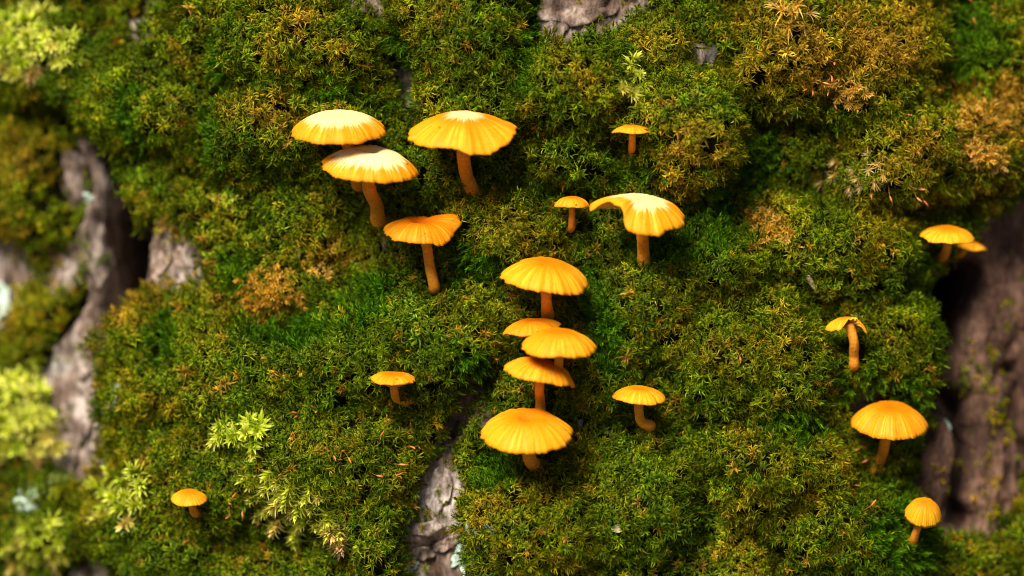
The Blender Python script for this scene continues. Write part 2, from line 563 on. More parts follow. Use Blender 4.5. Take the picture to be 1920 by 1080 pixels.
def tag(o, label, cat=None, group=None, kind=None):
    o['label'] = label
    if cat:
        o['category'] = cat
    if group:
        o['group'] = group
    if kind:
        o['kind'] = kind
    return o

def grid_quads(nr, nc, wrap=False):
    i = np.arange(nr - 1)[:, None]
    j = np.arange(nc if wrap else nc - 1)[None, :]
    j2 = (j + 1) % nc
    return np.stack([i * nc + j, i * nc + j2, (i + 1) * nc + j2, (i + 1) * nc + j], -1).reshape(-1, 4)

# ------------------------------------------------------------------ ground and tree trunk
gn = 90
gx = np.sign(np.linspace(-1, 1, gn)) * np.abs(np.linspace(-1, 1, gn)) ** 3 * 60
GX, GY = np.meshgrid(gx, gx, indexing='ij')
GZ = -0.62 + 0.03 * fbm(GX * 1.3, GY * 1.3, 0, 91, 3)
ground = link('ground', quad_mesh('ground', np.stack([GX, GY, GZ], -1).reshape(-1, 3), grid_quads(gn, gn), M_GROUND))
tag(ground, 'brown leaf litter ground around the foot of the tree', 'ground', kind='structure')

tree = bpy.data.objects.new('tree', None)
COL.objects.link(tree)
tree.location = loc2w((X0, -5000, -RC))
tree.empty_display_size = 0.05
tag(tree, 'old tree trunk with cracked grey brown bark, largely overgrown with green moss', 'tree')

def set_dark_tone(me, px):               # bark turns darker and browner towards the right side
    a = me.attributes.new('dark_tone', 'FLOAT', 'POINT')
    a.data.foreach_set('value', (sstep(1500, 1700, px) * (1 - sstep(2600, 3600, px))).astype(np.float32))

def build_trunk():
    # columns: fine on the face towards the moss and mushrooms, coarse round the back
    th_f = np.arange(-1.02, 1.02, 5.5 / RC)
    th_b = np.linspace(1.02, 2 * math.pi - 1.02, 90)[1:-1]
    th = np.concatenate([th_f, th_b])
    ys_f = np.arange(-900, 900, 6.5)
    ys = np.concatenate([np.linspace(-5200, -900, 60)[:-1], ys_f, np.linspace(900, 6200, 60)])
    TH, YS = np.meshgrid(th, ys)
    x = X0 + RC * np.sin(TH)
    w = RC * np.cos(TH) - RC
    px, py = proj(x, YS, w)
    sgn = np.where(np.cos(TH) > 0, 1, 0)
    arc = np.where(TH > math.pi, TH - 2 * math.pi, TH) * RC
    fx = np.where(np.abs(TH) < 1.1, px, 960 + arc)
    d = bark_full(fx, 540 - YS * np.where(np.abs(TH) < 1.1, DPX / (DPX - w), 1.0))
    big = 60 * fbm(np.sin(TH) * 1.5, np.cos(TH) * 1.5, YS / 1500., 71, 2)
    fade = np.where(np.abs(TH) < 1.1, sstep(1000, 2000, np.abs(YS)), 1.0) * sgn + (1 - sgn)
    d = d + big * fade * sstep(.9, 1.4, np.minimum(TH, 2 * math.pi - TH) + sstep(1000, 2200, np.abs(YS)) * 2)
    flare = 500 * sstep(-2000, -5200, YS) ** 2
    d = d + flare
    front = np.cos(TH) > .45
    a, b = np.where(front, np.maximum(d, -30), d), np.where(front, np.minimum(d + 30, 0), 0)
    x = x + a * np.sin(TH)
    w = w + a * np.cos(TH) + b
    vs = to_w(x.ravel(), YS.ravel(), w.ravel()) - np.array(tree.location)
    me = quad_mesh('trunk', vs, grid_quads(len(ys), len(th), True), M_BARK)
    set_dark_tone(me, fx.ravel())
    return link('trunk', me, tree)
trunk = build_trunk()

def bark_plate(cx, cy, rx, ry, rot, th, seed):
    """a flake of bark lying proud of the trunk, with a broken outline and stepped edge"""
    na, nr = 40, 9
    a = np.linspace(0, 2 * math.pi, na, endpoint=False)
    rr = np.concatenate([np.linspace(.0, .86, nr - 3), [.95, 1.0, 1.0]])
    lift = np.concatenate([np.ones(nr - 3), [.85, .45, -1.4]])
    A, R = np.meshgrid(a, rr)
    LF = np.repeat(lift[:, None], na, 1)
    edge = 1 + .34 * fbm(np.cos(A) * 1.6, np.sin(A) * 1.6, seed * 1.7, 80, 3)
    ex, ey = R * edge * rx * np.cos(A), R * edge * ry * np.sin(A)
    c, s = math.cos(rot), math.sin(rot)
    px, py = cx + ex * c - ey * s, cy + ex * s + ey * c
    d = bark_h(px, py) * .8 + LF * th * .45 + (LF > 0) * (9 * fbm(px / 11., py / 22., seed, 81, 4) + 8 * fbm(px / 40., py / 60., seed, 82, 2))
    p = disp_pt(px, py, d)
    vs = to_w(p[0].ravel(), p[1].ravel(), p[2].ravel()) - np.array(tree.location)
    me = quad_mesh('bark_plate', vs, grid_quads(nr, na, True)[:, ::-1], M_BARK)
    set_dark_tone(me, px.ravel())
    return link('bark_plate', me, tree)

PLATES = [(1080, 6, 62, 42, -.25, 22), (1040, 48, 30, 26, .2, 16), (1128, 14, 40, 22, -.5, 14), (178, 470, 16, 70, .05, 16),
          (158, 640, 30, 66, .1, 18), (140, 760, 34, 70, -.1, 22), (182, 720, 20, 60, .05, 14), (120, 850, 24, 40, 0, 14),
          (300, 470, 26, 40, .1, 14), (345, 500, 18, 34, 0, 12), (25, 520, 30, 60, 0, 14), (822, 918, 26, 42, .15, 14),
          (884, 760, 18, 44, .1, 10), (800, 992, 34, 14, -.15, 22), (834, 1022, 30, 12, -.5, 16), (790, 1040, 20, 14, .2, 12),
          (1860, 620, 46, 90, .1, 18), (1905, 540, 40, 70, -.1, 16), (1850, 800, 34, 60, .05, 16), (1760, 880, 26, 80, .12, 20),
          (1745, 950, 16, 40, 0, 12), (1890, 740, 30, 44, .4, 14), (1960, 650, 50, 90, 0, 16), (1842, 930, 20, 34, 0, 12), (288, 30, 14, 40, 0, 10), (358, 32, 16, 20, .2, 10)]
for k, P in enumerate(PLATES):
    bark_plate(*P, k + 1)

# ------------------------------------------------------------------ moss shoots
def strip_leaf(vs, fs, ts, base, az, e0, e1, length, width, side=0.0, segs=4, fold=.25):
    """a tapering leaf bent from elevation e0 to e1; side bends it sideways"""
    p = np.array(base, float)
    i0 = len(vs)
    for k in range(segs + 1):
        t = k / segs
        e = e0 + (e1 - e0) * t ** 1.3
        a = az + side * t
        d = np.array([math.cos(e) * math.cos(a), math.cos(e) * math.sin(a), math.sin(e)])
        lat = np.array([-math.sin(a), math.cos(a), 0])
        wd = width * (1 - t) ** .7 * (.7 + .9 * t * (1 - t) * 2) * .5
        if k == segs:
            vs.append(p.copy()); ts.append(1.0)
        else:
            vs.append(p - lat * wd); vs.append(p + lat * wd); ts += [t, t]
        if k < segs:
            p = p + d * length / segs
    for k in range(segs - 1):
        a = i0 + 2 * k
        fs.append((a, a + 1, a + 3, a + 2))
    a = i0 + 2 * (segs - 1)
    fs.append((a, a + 1, a + 2))

def leaf_var(ts, r):                # one random value for each leaf, repeated over its vertices
    out, v = [], .5
    for t in ts:
        if t == 0 and (not out or prev != 0):
            v = r.random()
        out.append(v)
        prev = t
    return out

def shoot_mesh(name, mat, n, h, length, width, e0, e1, curl, seed, segs=4, bare=0.0):
    r = random.Random(seed)
    vs, fs, ts = [], [], []
    for i in range(n):
        q = (i + .5) / n                      # from the foot to the tip of the stem
        az = i * 2.39996 + r.uniform(-.4, .4)
        L = length * (1.0 - .35 * q) * r.uniform(.75, 1.25)
        ea = math.radians(e0[0] + (e0[1] - e0[0]) * q + r.uniform(-14, 14))
        eb = math.radians(e1[0] + (e1[1] - e1[0]) * q + r.uniform(-35, 35))
        strip_leaf(vs, fs, ts, (r.uniform(-.8, .8), r.uniform(-.8, .8), h * (bare + (1 - bare) * q)), az, ea, eb, L, width * r.uniform(.8, 1.2), r.uniform(-curl, curl), segs)
    return make_mesh(name, np.array(vs) * PX, fs, mat, True, {'t': ts, 'v': leaf_var(ts, random.Random(seed + 9))})

def source_collection(name, meshes):
    c = bpy.data.collections.new(name)
    for k, me in enumerate(meshes):
        o = bpy.data.objects.new('%s_%02d' % (name, k), me)
        c.objects.link(o)
    return c

curl_src = source_collection('curled_shoot', [shoot_mesh('curled_shoot', M_CURL, 18, 30, 18, 2.2, (38, 82), (-100, -20), 2.4, 100 + k, 5, .45) for k in range(12)])
feath_src = source_collection('feathery_shoot', [shoot_mesh('feathery_shoot', M_FEATH, 30, 34, 15, 1.9, (30, 76), (10, 60), .9, 200 + k, 4, .15) for k in range(6)])

def gn_instances(src):
    g = bpy.data.node_groups.new('moss_shoots', 'GeometryNodeTree')
    g.interface.new_socket('Geometry', in_out='INPUT', socket_type='NodeSocketGeometry')
    g.interface.new_socket('Geometry', in_out='OUTPUT', socket_type='NodeSocketGeometry')
    N, L = g.nodes, g.links
    gi, go = N.new('NodeGroupInput'), N.new('NodeGroupOutput')
    def na(name, typ):
        n = N.new('GeometryNodeInputNamedAttribute')
        n.data_type = typ
        n.inputs['Name'].default_value = name
        return n.outputs[0]
    sep = N.new('GeometryNodeSeparateGeometry')
    sep.domain = 'POINT'
    L.new(gi.outputs[0], sep.inputs[0])
    L.new(na('shoot', 'BOOLEAN'), sep.inputs[1])
    ci = N.new('GeometryNodeCollectionInfo')
    ci.inputs[0].default_value = src
    ci.inputs[1].default_value = True
    ci.inputs[2].default_value = True
    ip = N.new('GeometryNodeInstanceOnPoints')
    L.new(sep.outputs[0], ip.inputs['Points'])
    L.new(ci.outputs[0], ip.inputs['Instance'])
    ip.inputs['Pick Instance'].default_value = True
    L.new(na('variant', 'INT'), ip.inputs['Instance Index'])
    L.new(na('rot', 'FLOAT_VECTOR'), ip.inputs['Rotation'])
    L.new(na('scl', 'FLOAT_VECTOR'), ip.inputs['Scale'])
    j = N.new('GeometryNodeJoinGeometry')
    L.new(sep.outputs[1], j.inputs[0])
    L.new(ip.outputs[0], j.inputs[0])
    L.new(j.outputs[0], go.inputs[0])
    return g

def euler_from_dir(n, twist):
    """XYZ Euler angles that turn +Z to n with a twist; n: (k,3) world"""
    ref = np.where(np.abs(n[:, 2:3]) < .9, np.array([[0, 0, 1.0]]), np.array([[1.0, 0, 0]]))
    a = np.cross(ref, n)
    a /= np.linalg.norm(a, axis=1, keepdims=True)
    b = np.cross(n, a)
    c, s = np.cos(twist)[:, None], np.sin(twist)[:, None]
    a, b = a * c + b * s, b * c - a * s
    ry = np.arcsin(np.clip(-a[:, 2], -1, 1))
    rx = np.arctan2(b[:, 2], n[:, 2])
    rz = np.arctan2(a[:, 1], a[:, 0])
    return np.stack([rx, ry, rz], 1)

BROWN = [(1450, 105, 120, 110, .55), (1600, 105, 120, 120, .6), (1710, 280, 150, 110, .42), (600, 60, 120, 80, .34), (560, 230, 80, 60, .36),
         (1090, 180, 100, 80, .28), (1275, 290, 90, 80, .34), (1440, 435, 60, 45, .6), (1850, 220, 75, 80, .7), (880, 415, 80, 40, .35),
         (1390, 640, 110, 90, .3), (1520, 850, 120, 110, .34), (1250, 630, 50, 40, .3), (610, 480, 90, 60, .42), (1020, 950, 130, 90, .30),
         (270, 560, 90, 90, .45), (240, 880, 110, 90, .36), (60, 320, 80, 110, .3), (700, 900, 60, 60, .25), (1210, 80, 60, 50, .4), (505, 550, 70, 60, .6),
         (1590, 440, 70, 50, .35), (60, 560, 90, 90, .4), (1010, 575, 70, 30, .4), (1700, 30, 50, 60, .5), (1840, 900, 80, 80, .3), (1430, 960, 90, 60, .3)]
FEATH = [(765, 130, 34, 90), (442, 200, 30, 140), (1420, 320, 52, 90), (1000, 60, 20, 70), (570, 625, 130, 40), (700, 575, 60, 60), (900, 680, 60, 36),
         (340, 650, 34, 70), (1640, 765, 70, 36), (1330, 400, 50, 60), (300, 210, 26, 60), (1790, 110, 36, 120), (1650, 1010, 80, 70), (470, 520, 50, 60),
         (1110, 560, 40, 60), (900, 500, 70, 50), (1180, 330, 60, 30), (1470, 800, 70, 50), (1250, 470, 90, 40), (930, 880, 40, 60), (640, 180, 70, 30), (1130, 650, 40, 60), (1600, 720, 80, 30), (990, 130, 26, 80)]

def blobs(px, py, lst, amp=False):
    v = np.zeros(np.shape(px))
    for b in lst:
        g = np.exp(-((px - b[0]) / b[2]) ** 2 - ((py - b[1]) / b[3]) ** 2)
        v = np.maximum(v, g * (b[4] if amp else 1))
    return v

def build_moss():
    xs, ys = np.arange(-420, 2340, 9.0), np.arange(-330, 1420, 9.0)
    GXX, GYY = np.meshgrid(xs, ys)
    T = moss_t(GXX, GYY)
    p = disp_pt(GXX, GYY, T - 12)
    dome = to_w(p[0].ravel(), p[1].ravel(), p[2].ravel())
    q = grid_quads(len(ys), len(xs))[:, ::-1]
    keep = (T.ravel()[q] > -22).any(1)
    q = q[keep]
    used = np.unique(q)
    remap = -np.ones(len(dome), int)
    remap[used] = np.arange(len(used))
    dome, q = dome[used], remap[q]
    # shoots on a jittered lattice
    sp = 9.2
    xs, ys = np.arange(-400, 2320, sp), np.arange(-310, 1400, sp)
    A, B = np.meshgrid(xs, ys)
    sx = (A + rng.uniform(-.42, .42, A.shape) * sp).ravel()
    sy = (B + rng.uniform(-.42, .42, A.shape) * sp).ravel()
    ex = rng.uniform(-60, 1980, 90000)
    ey = rng.uniform(-60, 1140, 90000)
    sx, sy = np.concatenate([sx, ex]), np.concatenate([sy, ey])
    extra = np.arange(len(sx)) >= A.size
    e = 5.0
    def P(a, b):
        return np.stack(disp_pt(a, b, moss_t(a, b)), -1)
    c0 = P(sx, sy)
    du, dv = P(sx + e, sy) - P(sx - e, sy), P(sx, sy - e) - P(sx, sy + e)
    n = np.cross(du, dv)
    n /= np.linalg.norm(n, axis=1, keepdims=True)
    t = moss_t(sx, sy)
    slope = 1 / np.clip(n[:, 2], .12, 1) - 1
    bk = bark_h(sx, sy)
    stray = (t < bk) & (fbm(sx / 42., sy / 60., 0, 57, 3) + rng.normal(0, .12, len(t)) > .17) & ~extra
    ok = stray | (t - bk > rng.uniform(0, 12, len(t))) & (t > -38) & (~extra | (rng.random(len(t)) < slope * .42))
    cs = np.stack(disp_pt(sx, sy, bk + 2), -1)
    c0 = np.where(stray[:, None], cs, c0)
    n = np.where(stray[:, None], np.array([[0, .2, .98]]), n)
    t = np.where(stray, bk + 4, t)
    sx, sy, c0, n, t, stray = sx[ok], sy[ok], c0[ok], n[ok], t[ok], stray[ok]
    k = len(sx)
    nw = n[:, 0:1] * U + n[:, 1:2] * V + n[:, 2:3] * W
    depthv = 15 * fbm(sx / 14., sy / 14., 0, 64, 2) + 12 * fbm(sx / 34., sy / 34., 2, 68, 2) - 13
    clump = np.stack([fbm(sx / 26., sy / 26., 0, 61, 2), fbm(sx / 26., sy / 26., 5, 62, 2), fbm(sx / 26., sy / 26., 9, 63, 2)], 1)
    dirn = nw + np.array([0, 0, .30]) + .50 * clump + rng.normal(0, .20, (k, 3))
    dirn /= np.linalg.norm(dirn, axis=1, keepdims=True)
    rot = euler_from_dir(dirn, rng.uniform(0, 6.283, k))
    pos = c0 + rng.normal(0, 1.5, (k, 3)) + n * depthv[:, None]
    pos = pos[:, 0:1] * U * PX + pos[:, 1:2] * V * PX + pos[:, 2:3] * W * PX
    fe = blobs(sx, sy, FEATH) + .25 * fbm(sx / 50., sy / 50., 0, 65, 3) + rng.normal(0, .08, k)
    feath = fe > .46
    tint = .14 + blobs(sx, sy, BROWN, True) + .36 * fbm(sx / 55., sy / 55., 0, 66, 3) + rng.normal(0, .13, k)
    tint = np.where(stray, tint + .25, tint)
    dead = rng.random(k) < .03
    tint = np.where(dead, rng.uniform(.7, 1, k), tint)
    lum = np.exp(.45 * fbm(sx / 40., sy / 40., 0, 67, 3) + rng.normal(0, .28, k))
    scl = np.clip(rng.normal(1, .17, k), .6, 1.5) * np.clip(.62 + (t - bark_h(sx, sy)) / 90., .62, 1.05)
    return dome, q, pos, rot, tint, lum, scl, feath

dome, dq, pos, rot, tint, lum, scl, feath = build_moss()

def moss_object(name, sel, src, nvar, with_dome, label):
    dv, q = (dome, dq) if with_dome else (np.zeros((0, 3)), np.zeros((0, 4), int))
    nd, ns = len(dv), int(sel.sum())
    me = quad_mesh(name, np.concatenate([dv, pos[sel]]), q, M_PEAT)
    def put(nm, typ, key, dome_val, val):
        a = me.attributes.new(nm, typ, 'POINT')
        full = np.concatenate([np.broadcast_to(np.asarray(dome_val), (nd,) + np.shape(val)[1:]), val])
        a.data.foreach_set(key, full.ravel())
    put('shoot', 'BOOLEAN', 'value', False, np.ones(ns, bool))
    put('variant', 'INT', 'value', 0, rng.integers(0, nvar, ns).astype(np.int32))
    put('rot', 'FLOAT_VECTOR', 'vector', 0.0, rot[sel].astype(np.float32))
    put('scl', 'FLOAT_VECTOR', 'vector', 1.0, np.repeat(scl[sel][:, None], 3, 1).astype(np.float32))
    put('tint', 'FLOAT', 'value', 0.0, np.clip(tint[sel], 0, 1).astype(np.float32))
    put('lum', 'FLOAT', 'value', 1.0, lum[sel].astype(np.float32))
    o = link(name, me)
    md = o.modifiers.new('shoots', 'NODES')
    md.node_group = gn_instances(src)
    return tag(o, label, 'moss', kind='stuff')

moss_object('cushion_moss', ~feath, curl_src, 12, True, 'dense cushion moss with curled olive and brown-tipped leaves covering the trunk')
moss_object('feathery_moss', feath, feath_src, 6, False, 'bright green feathery moss filling hollows between the darker cushions')
print('shoots', len(pos), 'dome', len(dome))

# ------------------------------------------------------------------ pale and dry moss tufts
pale_meshes = [shoot_mesh('shoot', M_PALE, 34, 26, 26, 6.5, (18, 80), (-35, 45), .5, 300 + k, 4) for k in range(4)]
dry_meshes = [shoot_mesh('shoot', M_DRY, 26, 20, 20, 4.0, (15, 80), (-60, 50), 1.6, 400 + k, 4) for k in range(4)]
straw_meshes = [shoot_mesh('shoot', M_DRY, 16, 24, 44, 4.0, (50, 84), (0, 70), .6, 450 + k, 5) for k in range(3)]

def tuft(name, label, cat, group, cx, cy, rx, ry, rot_, n, meshes, tints, size, droop=.35, lift=6):
    base = surf(cx, cy)
    root = bpy.data.objects.new(name, None)
    COL.objects.link(root)
    root.location = loc2w(base)
    root.empty_display_size = .004
    tag(root, label, cat, group)
    nrm = surf_n(cx, cy, 30)
    r = random.Random(int(cx * 7 + cy))
    c, s = math.cos(rot_), math.sin(rot_)
    for i in range(n):
        q = math.sqrt((i + .5) / n)
        a = i * 2.39996 + r.uniform(-.3, .3)
        ex, ey = q * rx * math.cos(a) * r.uniform(.8, 1.15), q * ry * math.sin(a) * r.uniform(.8, 1.15)
        px, py = cx + ex * c - ey * s, cy + ex * s + ey * c
        p = surf(px, py, lift + 22 * (1 - q * q))
        out = np.array([px - cx, cy - py, 0]) / max(rx, ry)
        d = nrm + out * .75 + np.array([r.gauss(0, .22), r.gauss(0, .22) - droop * (.3 + q * .5), 0])
        dw = Vector(U * d[0] + V * d[1] + W * d[2]).normalized()
        o = link('shoot', meshes[i % len(meshes)], root, loc2w(p) - root.location)
        o.rotation_euler = (dw.to_track_quat('Z', 'Y') @ Matrix.Rotation(r.uniform(0, 6.28), 3, 'Z').to_quaternion()).to_euler()
        k = size * r.uniform(.75, 1.25)
        o.scale = (k, k, k)
        low = (py - cy) / max(ry, 1)
        o['tint'] = min(1.0, max(0.0, r.gauss(tints[0], .12) + tints[1] * max(0, low) * (1 if r.random() < .6 else 0)))
        o['lum'] = r.uniform(.8, 1.2)
    return root

G1, G2 = 'pale moss tufts on the trunk', 'dried moss tufts on the trunk'
tuft('pale_moss_tuft', 'big yellow-green moss tuft with tan lower fringe, above the dark hollow in the moss', 'moss tuft', G1, 62, 84, 82, 72, .2, 40, pale_meshes, (.3, .6), 1.05)
tuft('pale_moss_tuft', 'large lime and cream moss tuft beside the lower end of the bare grey bark strip', 'moss tuft', G1, 30, 790, 72, 100, .1, 46, pale_meshes, (.35, .5), 1.1)
tuft('pale_moss_tuft', 'small lime moss tuft with cream drooping tips near the lone flat orange mushroom', 'moss tuft', G1, 240, 930, 42, 50, 0, 15, pale_meshes, (.3, .6), 1.05)
tuft('pale_moss_tuft', 'flat lime moss tuft just above the long sprawling pale tuft', 'moss tuft', G1, 458, 806, 52, 24, 0, 12, pale_meshes, (.2, .2), 1.0)
tuft('pale_moss_tuft', 'longest sprawling cream and lime moss tuft, trailing down towards the bare bark gap', 'moss tuft', G1, 565, 950, 118, 50, .62, 60, pale_meshes, (.45, .5), .95)
tuft('pale_moss_tuft', 'little pale moss tuft on the rounded cushion under the grey bark plate', 'moss tuft', G1, 1188, 160, 28, 34, 0, 8, pale_meshes, (.4, .5), .8)
tuft('pale_moss_tuft', 'tiny lime moss tuft on green moss beside the overlapping pair of mushrooms', 'moss tuft', G1, 432, 372, 30, 14, 0, 6, pale_meshes, (.15, .2), .7)
tuft('pale_moss_tuft', 'ragged yellow-green moss tuft near the foot of the bare grey bark strip', 'moss tuft', G1, 70, 1015, 62, 46, -.5, 20, pale_meshes, (.3, .5), .9)
tuft('dry_moss_tuft', 'golden brown dried moss tuft beside the wavy mushroom with a bent-back edge', 'dry moss', G2, 505, 552, 56, 56, .2, 84, dry_meshes, (.15, .1), .62, .1)
tuft('dry_moss_tuft', 'large ginger dried moss tuft above the bare brown bark', 'dry moss', G2, 1850, 200, 62, 62, .5, 84, dry_meshes, (.2, .2), .7, .1)
tuft('dry_moss_tuft', 'second ginger dried patch, wedged below the large ginger tuft', 'dry moss', G2, 1845, 290, 46, 22, .5, 26, dry_meshes, (.35, .2), .8, .1)
tuft('dry_moss_tuft', 'cream straw-coloured dried tuft amid reddish spore capsules', 'dry moss', G2, 1630, 318, 30, 32, .6, 20, straw_meshes, (.8, .2), .55)
tuft('dry_moss_tuft', 'brown dried moss patch on green moss beside the folded-cap mushroom', 'dry moss', G2, 1442, 432, 46, 34, 0, 24, dry_meshes, (.25, .1), .75)
tuft('dry_moss_tuft', 'straw-like drooping dried shoots at the top of the brown-tinged cushion', 'dry moss', G2, 1482, 22, 34, 30, .4, 9, straw_meshes, (.45, .2), .8, .9)
tuft('dry_moss_tuft', 'small tan dried tuft above the bare bark between two mossy cushions', 'dry moss', G2, 318, 418, 14, 14, 0, 5, dry_meshes, (.6, .2), .8)
tuft('dry_moss_tuft', 'thin brown dried wisps near the golden tuft, under the overlapping mushrooms', 'dry moss', G2, 604, 512, 22, 16, 0, 6, dry_meshes, (.4, .2), .7)
tuft('dry_moss_tuft', 'brown curled tuft on the brown-tinged cushion, lowest of its dry curls', 'dry moss', G2, 1590, 165, 40, 30, .3, 18, dry_meshes, (.35, .1), .75)

# ------------------------------------------------------------------ lichen on the bark
def lichen(cx, cy, rx, ry, seed, label):
    na, nr = 96, 12
    a = np.linspace(0, 2 * math.pi, na, endpoint=False)
    rr = np.array([0, .15, .3, .42, .54, .64, .74, .83, .9, .96, 1.0, 1.02])
    lf = np.array([5, 5, 5, 5, 5, 5, 5.5, 6, 6.5, 6, 3, -14.0])
    A, R = np.meshgrid(a, rr)
    LF = np.repeat(lf[:, None], na, 1)
    edge = 1 + .85 * fbm(np.cos(A) * 2.6, np.sin(A) * 2.6, seed * 2.3, 85, 5)
    px, py = cx + R * edge * rx * np.cos(A), cy + R * edge * ry * np.sin(A)
    d = top_h(px, py) + LF + (LF > 0) * 6 * fbm(px / 6., py / 6., seed, 86, 3)
    p = disp_pt(px, py, d)
    root = loc2w(surf(cx, cy))
    vs = to_w(p[0].ravel(), p[1].ravel(), p[2].ravel()) - np.array(root)
    o = link('lichen', quad_mesh('lichen', vs, grid_quads(nr, na, True)[:, ::-1], M_LICHEN), None, root)
    tag(o, label, 'lichen', 'mint lichen patches')

lichen(876, 1035, 30, 52, 1, 'largest mint green lichen patch at the edge of the bare bark gap')
lichen(926, 990, 18, 12, 2, 'small mint lichen scrap on moss beside the largest lichen patch')
lichen(98, 925, 20, 30, 3, 'mint lichen patch at the foot of the bare grey bark strip')
lichen(8, 566, 26, 40, 4, 'mint lichen on bark above the large lime and cream tuft')
lichen(152, 374, 12, 10, 5, 'tiny whitish lichen spot high on the bare grey bark strip')
lichen(1782, 826, 8, 34, 6, 'thin whitish lichen streak in the crack beside the tall bark flake')
lichen(262, 742, 10, 20, 7, 'tiny mint lichen fleck in moss beside the bare grey bark strip')
lichen(766, 1060, 10, 16, 8, 'little mint lichen fleck on the far edge of the bark gap')

# ------------------------------------------------------------------ mushrooms
def cap_mesh(Rp, H, prm, seed):
    """cap in px units, rim plane near z=0, axis +z; returns top+underside shell and gills"""
    na, nr = 168, 26
    npl = prm.get('pleats', 46)
    a = np.linspace(0, 2 * math.pi, na, endpoint=False)
    ca, sa = np.cos(a), np.sin(a)
    wav = prm.get('wave', .05) * (fbm(ca * 1.3, sa * 1.3, seed * 3.1, 95, 2)) * 1.6
    ripple = prm.get('ripple', .02) * fbm(ca * 4.2, sa * 4.2, seed * 1.3, 96, 2)
    scal = .014 * np.abs(np.sin(a * npl / 2)) + .065 * fbm(ca * 7, sa * 7, seed, 97, 4)
    redge = prm.get('asp', 1.0)
    Ro = 1 - .03 + scal + .03 * fbm(ca * 1.1, sa * 1.1, seed * 5.0, 98, 2)
    lift = np.zeros(na)
    for (ang, wid, dz, dr) in prm.get('lobes', []):
        da = (a - math.radians(ang) + math.pi) % (2 * math.pi) - math.pi
        g = np.exp(-(da / math.radians(wid)) ** 6)
        lift += dz * g
        Ro = Ro * (1 + dr * g)
    pw = prm.get('pow', 2.3)
    def top(r):                                             # r: column
        z = H * (1 - (r * .985) ** pw) ** prm.get('b', .72)
        z = z - prm.get('dip', .14) * H * np.exp(-(r / .2) ** 2)
        z = z + prm.get('curl', 0.0) * H * sstep(.75, 1.0, r)
        z = z + Rp * (wav + ripple) * r ** 3 * 1.0 + Rp * lift * r ** 2.2
        z = z - .013 * Rp * np.abs(np.sin(a * npl / 2)) * sstep(.35, .8, r) * (1 - .3 * sstep(.9, 1, r))
        z = z + .015 * Rp * fbm(ca * r * 3, sa * r * 3, seed, 99, 3)
        return z
    rs = np.linspace(0.0, 1, nr) ** .9
    rs[0] = .012
    th = prm.get('thick', .10)
    rt = rs[:, None]
    zt = top(rt)
    X, Y = rt * Ro * ca * Rp * redge, rt * Ro * sa * Rp
    ru = np.array([.992, .95, .85, .7, .5, .3, .14, .03])[:, None]
    zu = top(ru) - Rp * (.022 + th * (1 - ru) ** .8 * 1.3)
    Xu, Yu = ru * Ro * ca * Rp * redge, ru * Ro * sa * Rp
    vs = np.concatenate([np.stack([X, Y, zt], -1).reshape(-1, 3), np.stack([Xu, Yu, zu], -1).reshape(-1, 3)])
    rad = np.concatenate([np.repeat(rs, na), np.repeat(ru[:, 0], na)])
    ring = np.stack([np.tile(ca, nr + len(ru)), np.tile(sa, nr + len(ru)), np.zeros(na * (nr + len(ru)))], 1)
    faces = grid_quads(nr + len(ru), na, True)
    fl = [tuple(f) for f in faces[:, :]]
    fl.append(tuple(range(na))[::-1])
    last = (nr + len(ru) - 1) * na
    fl.append(tuple(range(last, last + na)))
    # gills: thin blades below the shell
    gv, gf = [], []
    ng = prm.get('gills', 52)
    rg = np.linspace(.12, .965, 8)
    for g in range(ng):
        j = int(g * na / ng)
        w_ = .010 * Rp
        i0 = len(gv)
        for k, r_ in enumerate(rg):
            zz = (top(np.array([[r_]])) - Rp * (.02 + th * (1 - r_) ** .8 * 1.3))[0, j]
            dep = Rp * .17 * math.sin(math.pi * min(1, (1.02 - r_) * .62 + .0)) * (1 if g % 2 == 0 or r_ > .5 else .15)
            x_, y_ = r_ * Ro[j] * ca[j] * Rp * redge, r_ * Ro[j] * sa[j] * Rp
            lx, ly = -sa[j] * w_, ca[j] * w_
            gv += [(x_ + lx, y_ + ly, zz + 1), (x_, y_, zz - dep), (x_ - lx, y_ - ly, zz + 1)]
            if k:
                b = i0 + 3 * (k - 1)
                gf += [(b, b + 1, b + 4, b + 3), (b + 1, b + 2, b + 5, b + 4)]
    return vs, fl, {'rad': rad, 'ring': ring}, gv, gf

def tube(path, radii, na=20, seed=0):
    P = np.array(path, float)
    # resample with Catmull-Rom
    n = 22
    ext = np.concatenate([[2 * P[0] - P[1]], P, [2 * P[-1] - P[-2]]])
    rr = np.interp(np.linspace(0, len(P) - 1, n), np.arange(len(P)), radii)
    pts = []
    for s in np.linspace(0, len(P) - 1 - 1e-6, n):
        i = int(s)
        t = s - i
        p0, p1, p2, p3 = ext[i:i + 4]
        pts.append(.5 * (2 * p1 + (p2 - p0) * t + (2 * p0 - 5 * p1 + 4 * p2 - p3) * t * t + (3 * p1 - p0 - 3 * p2 + p3) * t ** 3))
    pts = np.array(pts)
    tan = np.gradient(pts, axis=0)
    tan /= np.linalg.norm(tan, axis=1, keepdims=True)
    ref = np.array([1.0, 0, 0])
    vs = []
    a = np.linspace(0, 2 * math.pi, na, endpoint=False)
    for k in range(n):
        b = np.cross(tan[k], ref)
        b /= np.linalg.norm(b)
        c = np.cross(b, tan[k])
        r = rr[k] * (1 + .07 * fbm(np.cos(a) * 1.2, np.sin(a) * 1.2, k * .35 + seed, 101, 3))
        vs.append(pts[k] + np.outer(r * np.cos(a), c) + np.outer(r * np.sin(a), b))
    fl = [tuple(f) for f in grid_quads(n, na, True)]
    fl += [tuple(range(na))[::-1], tuple(range((n - 1) * na, n * na))]
    return np.concatenate(vs), fl

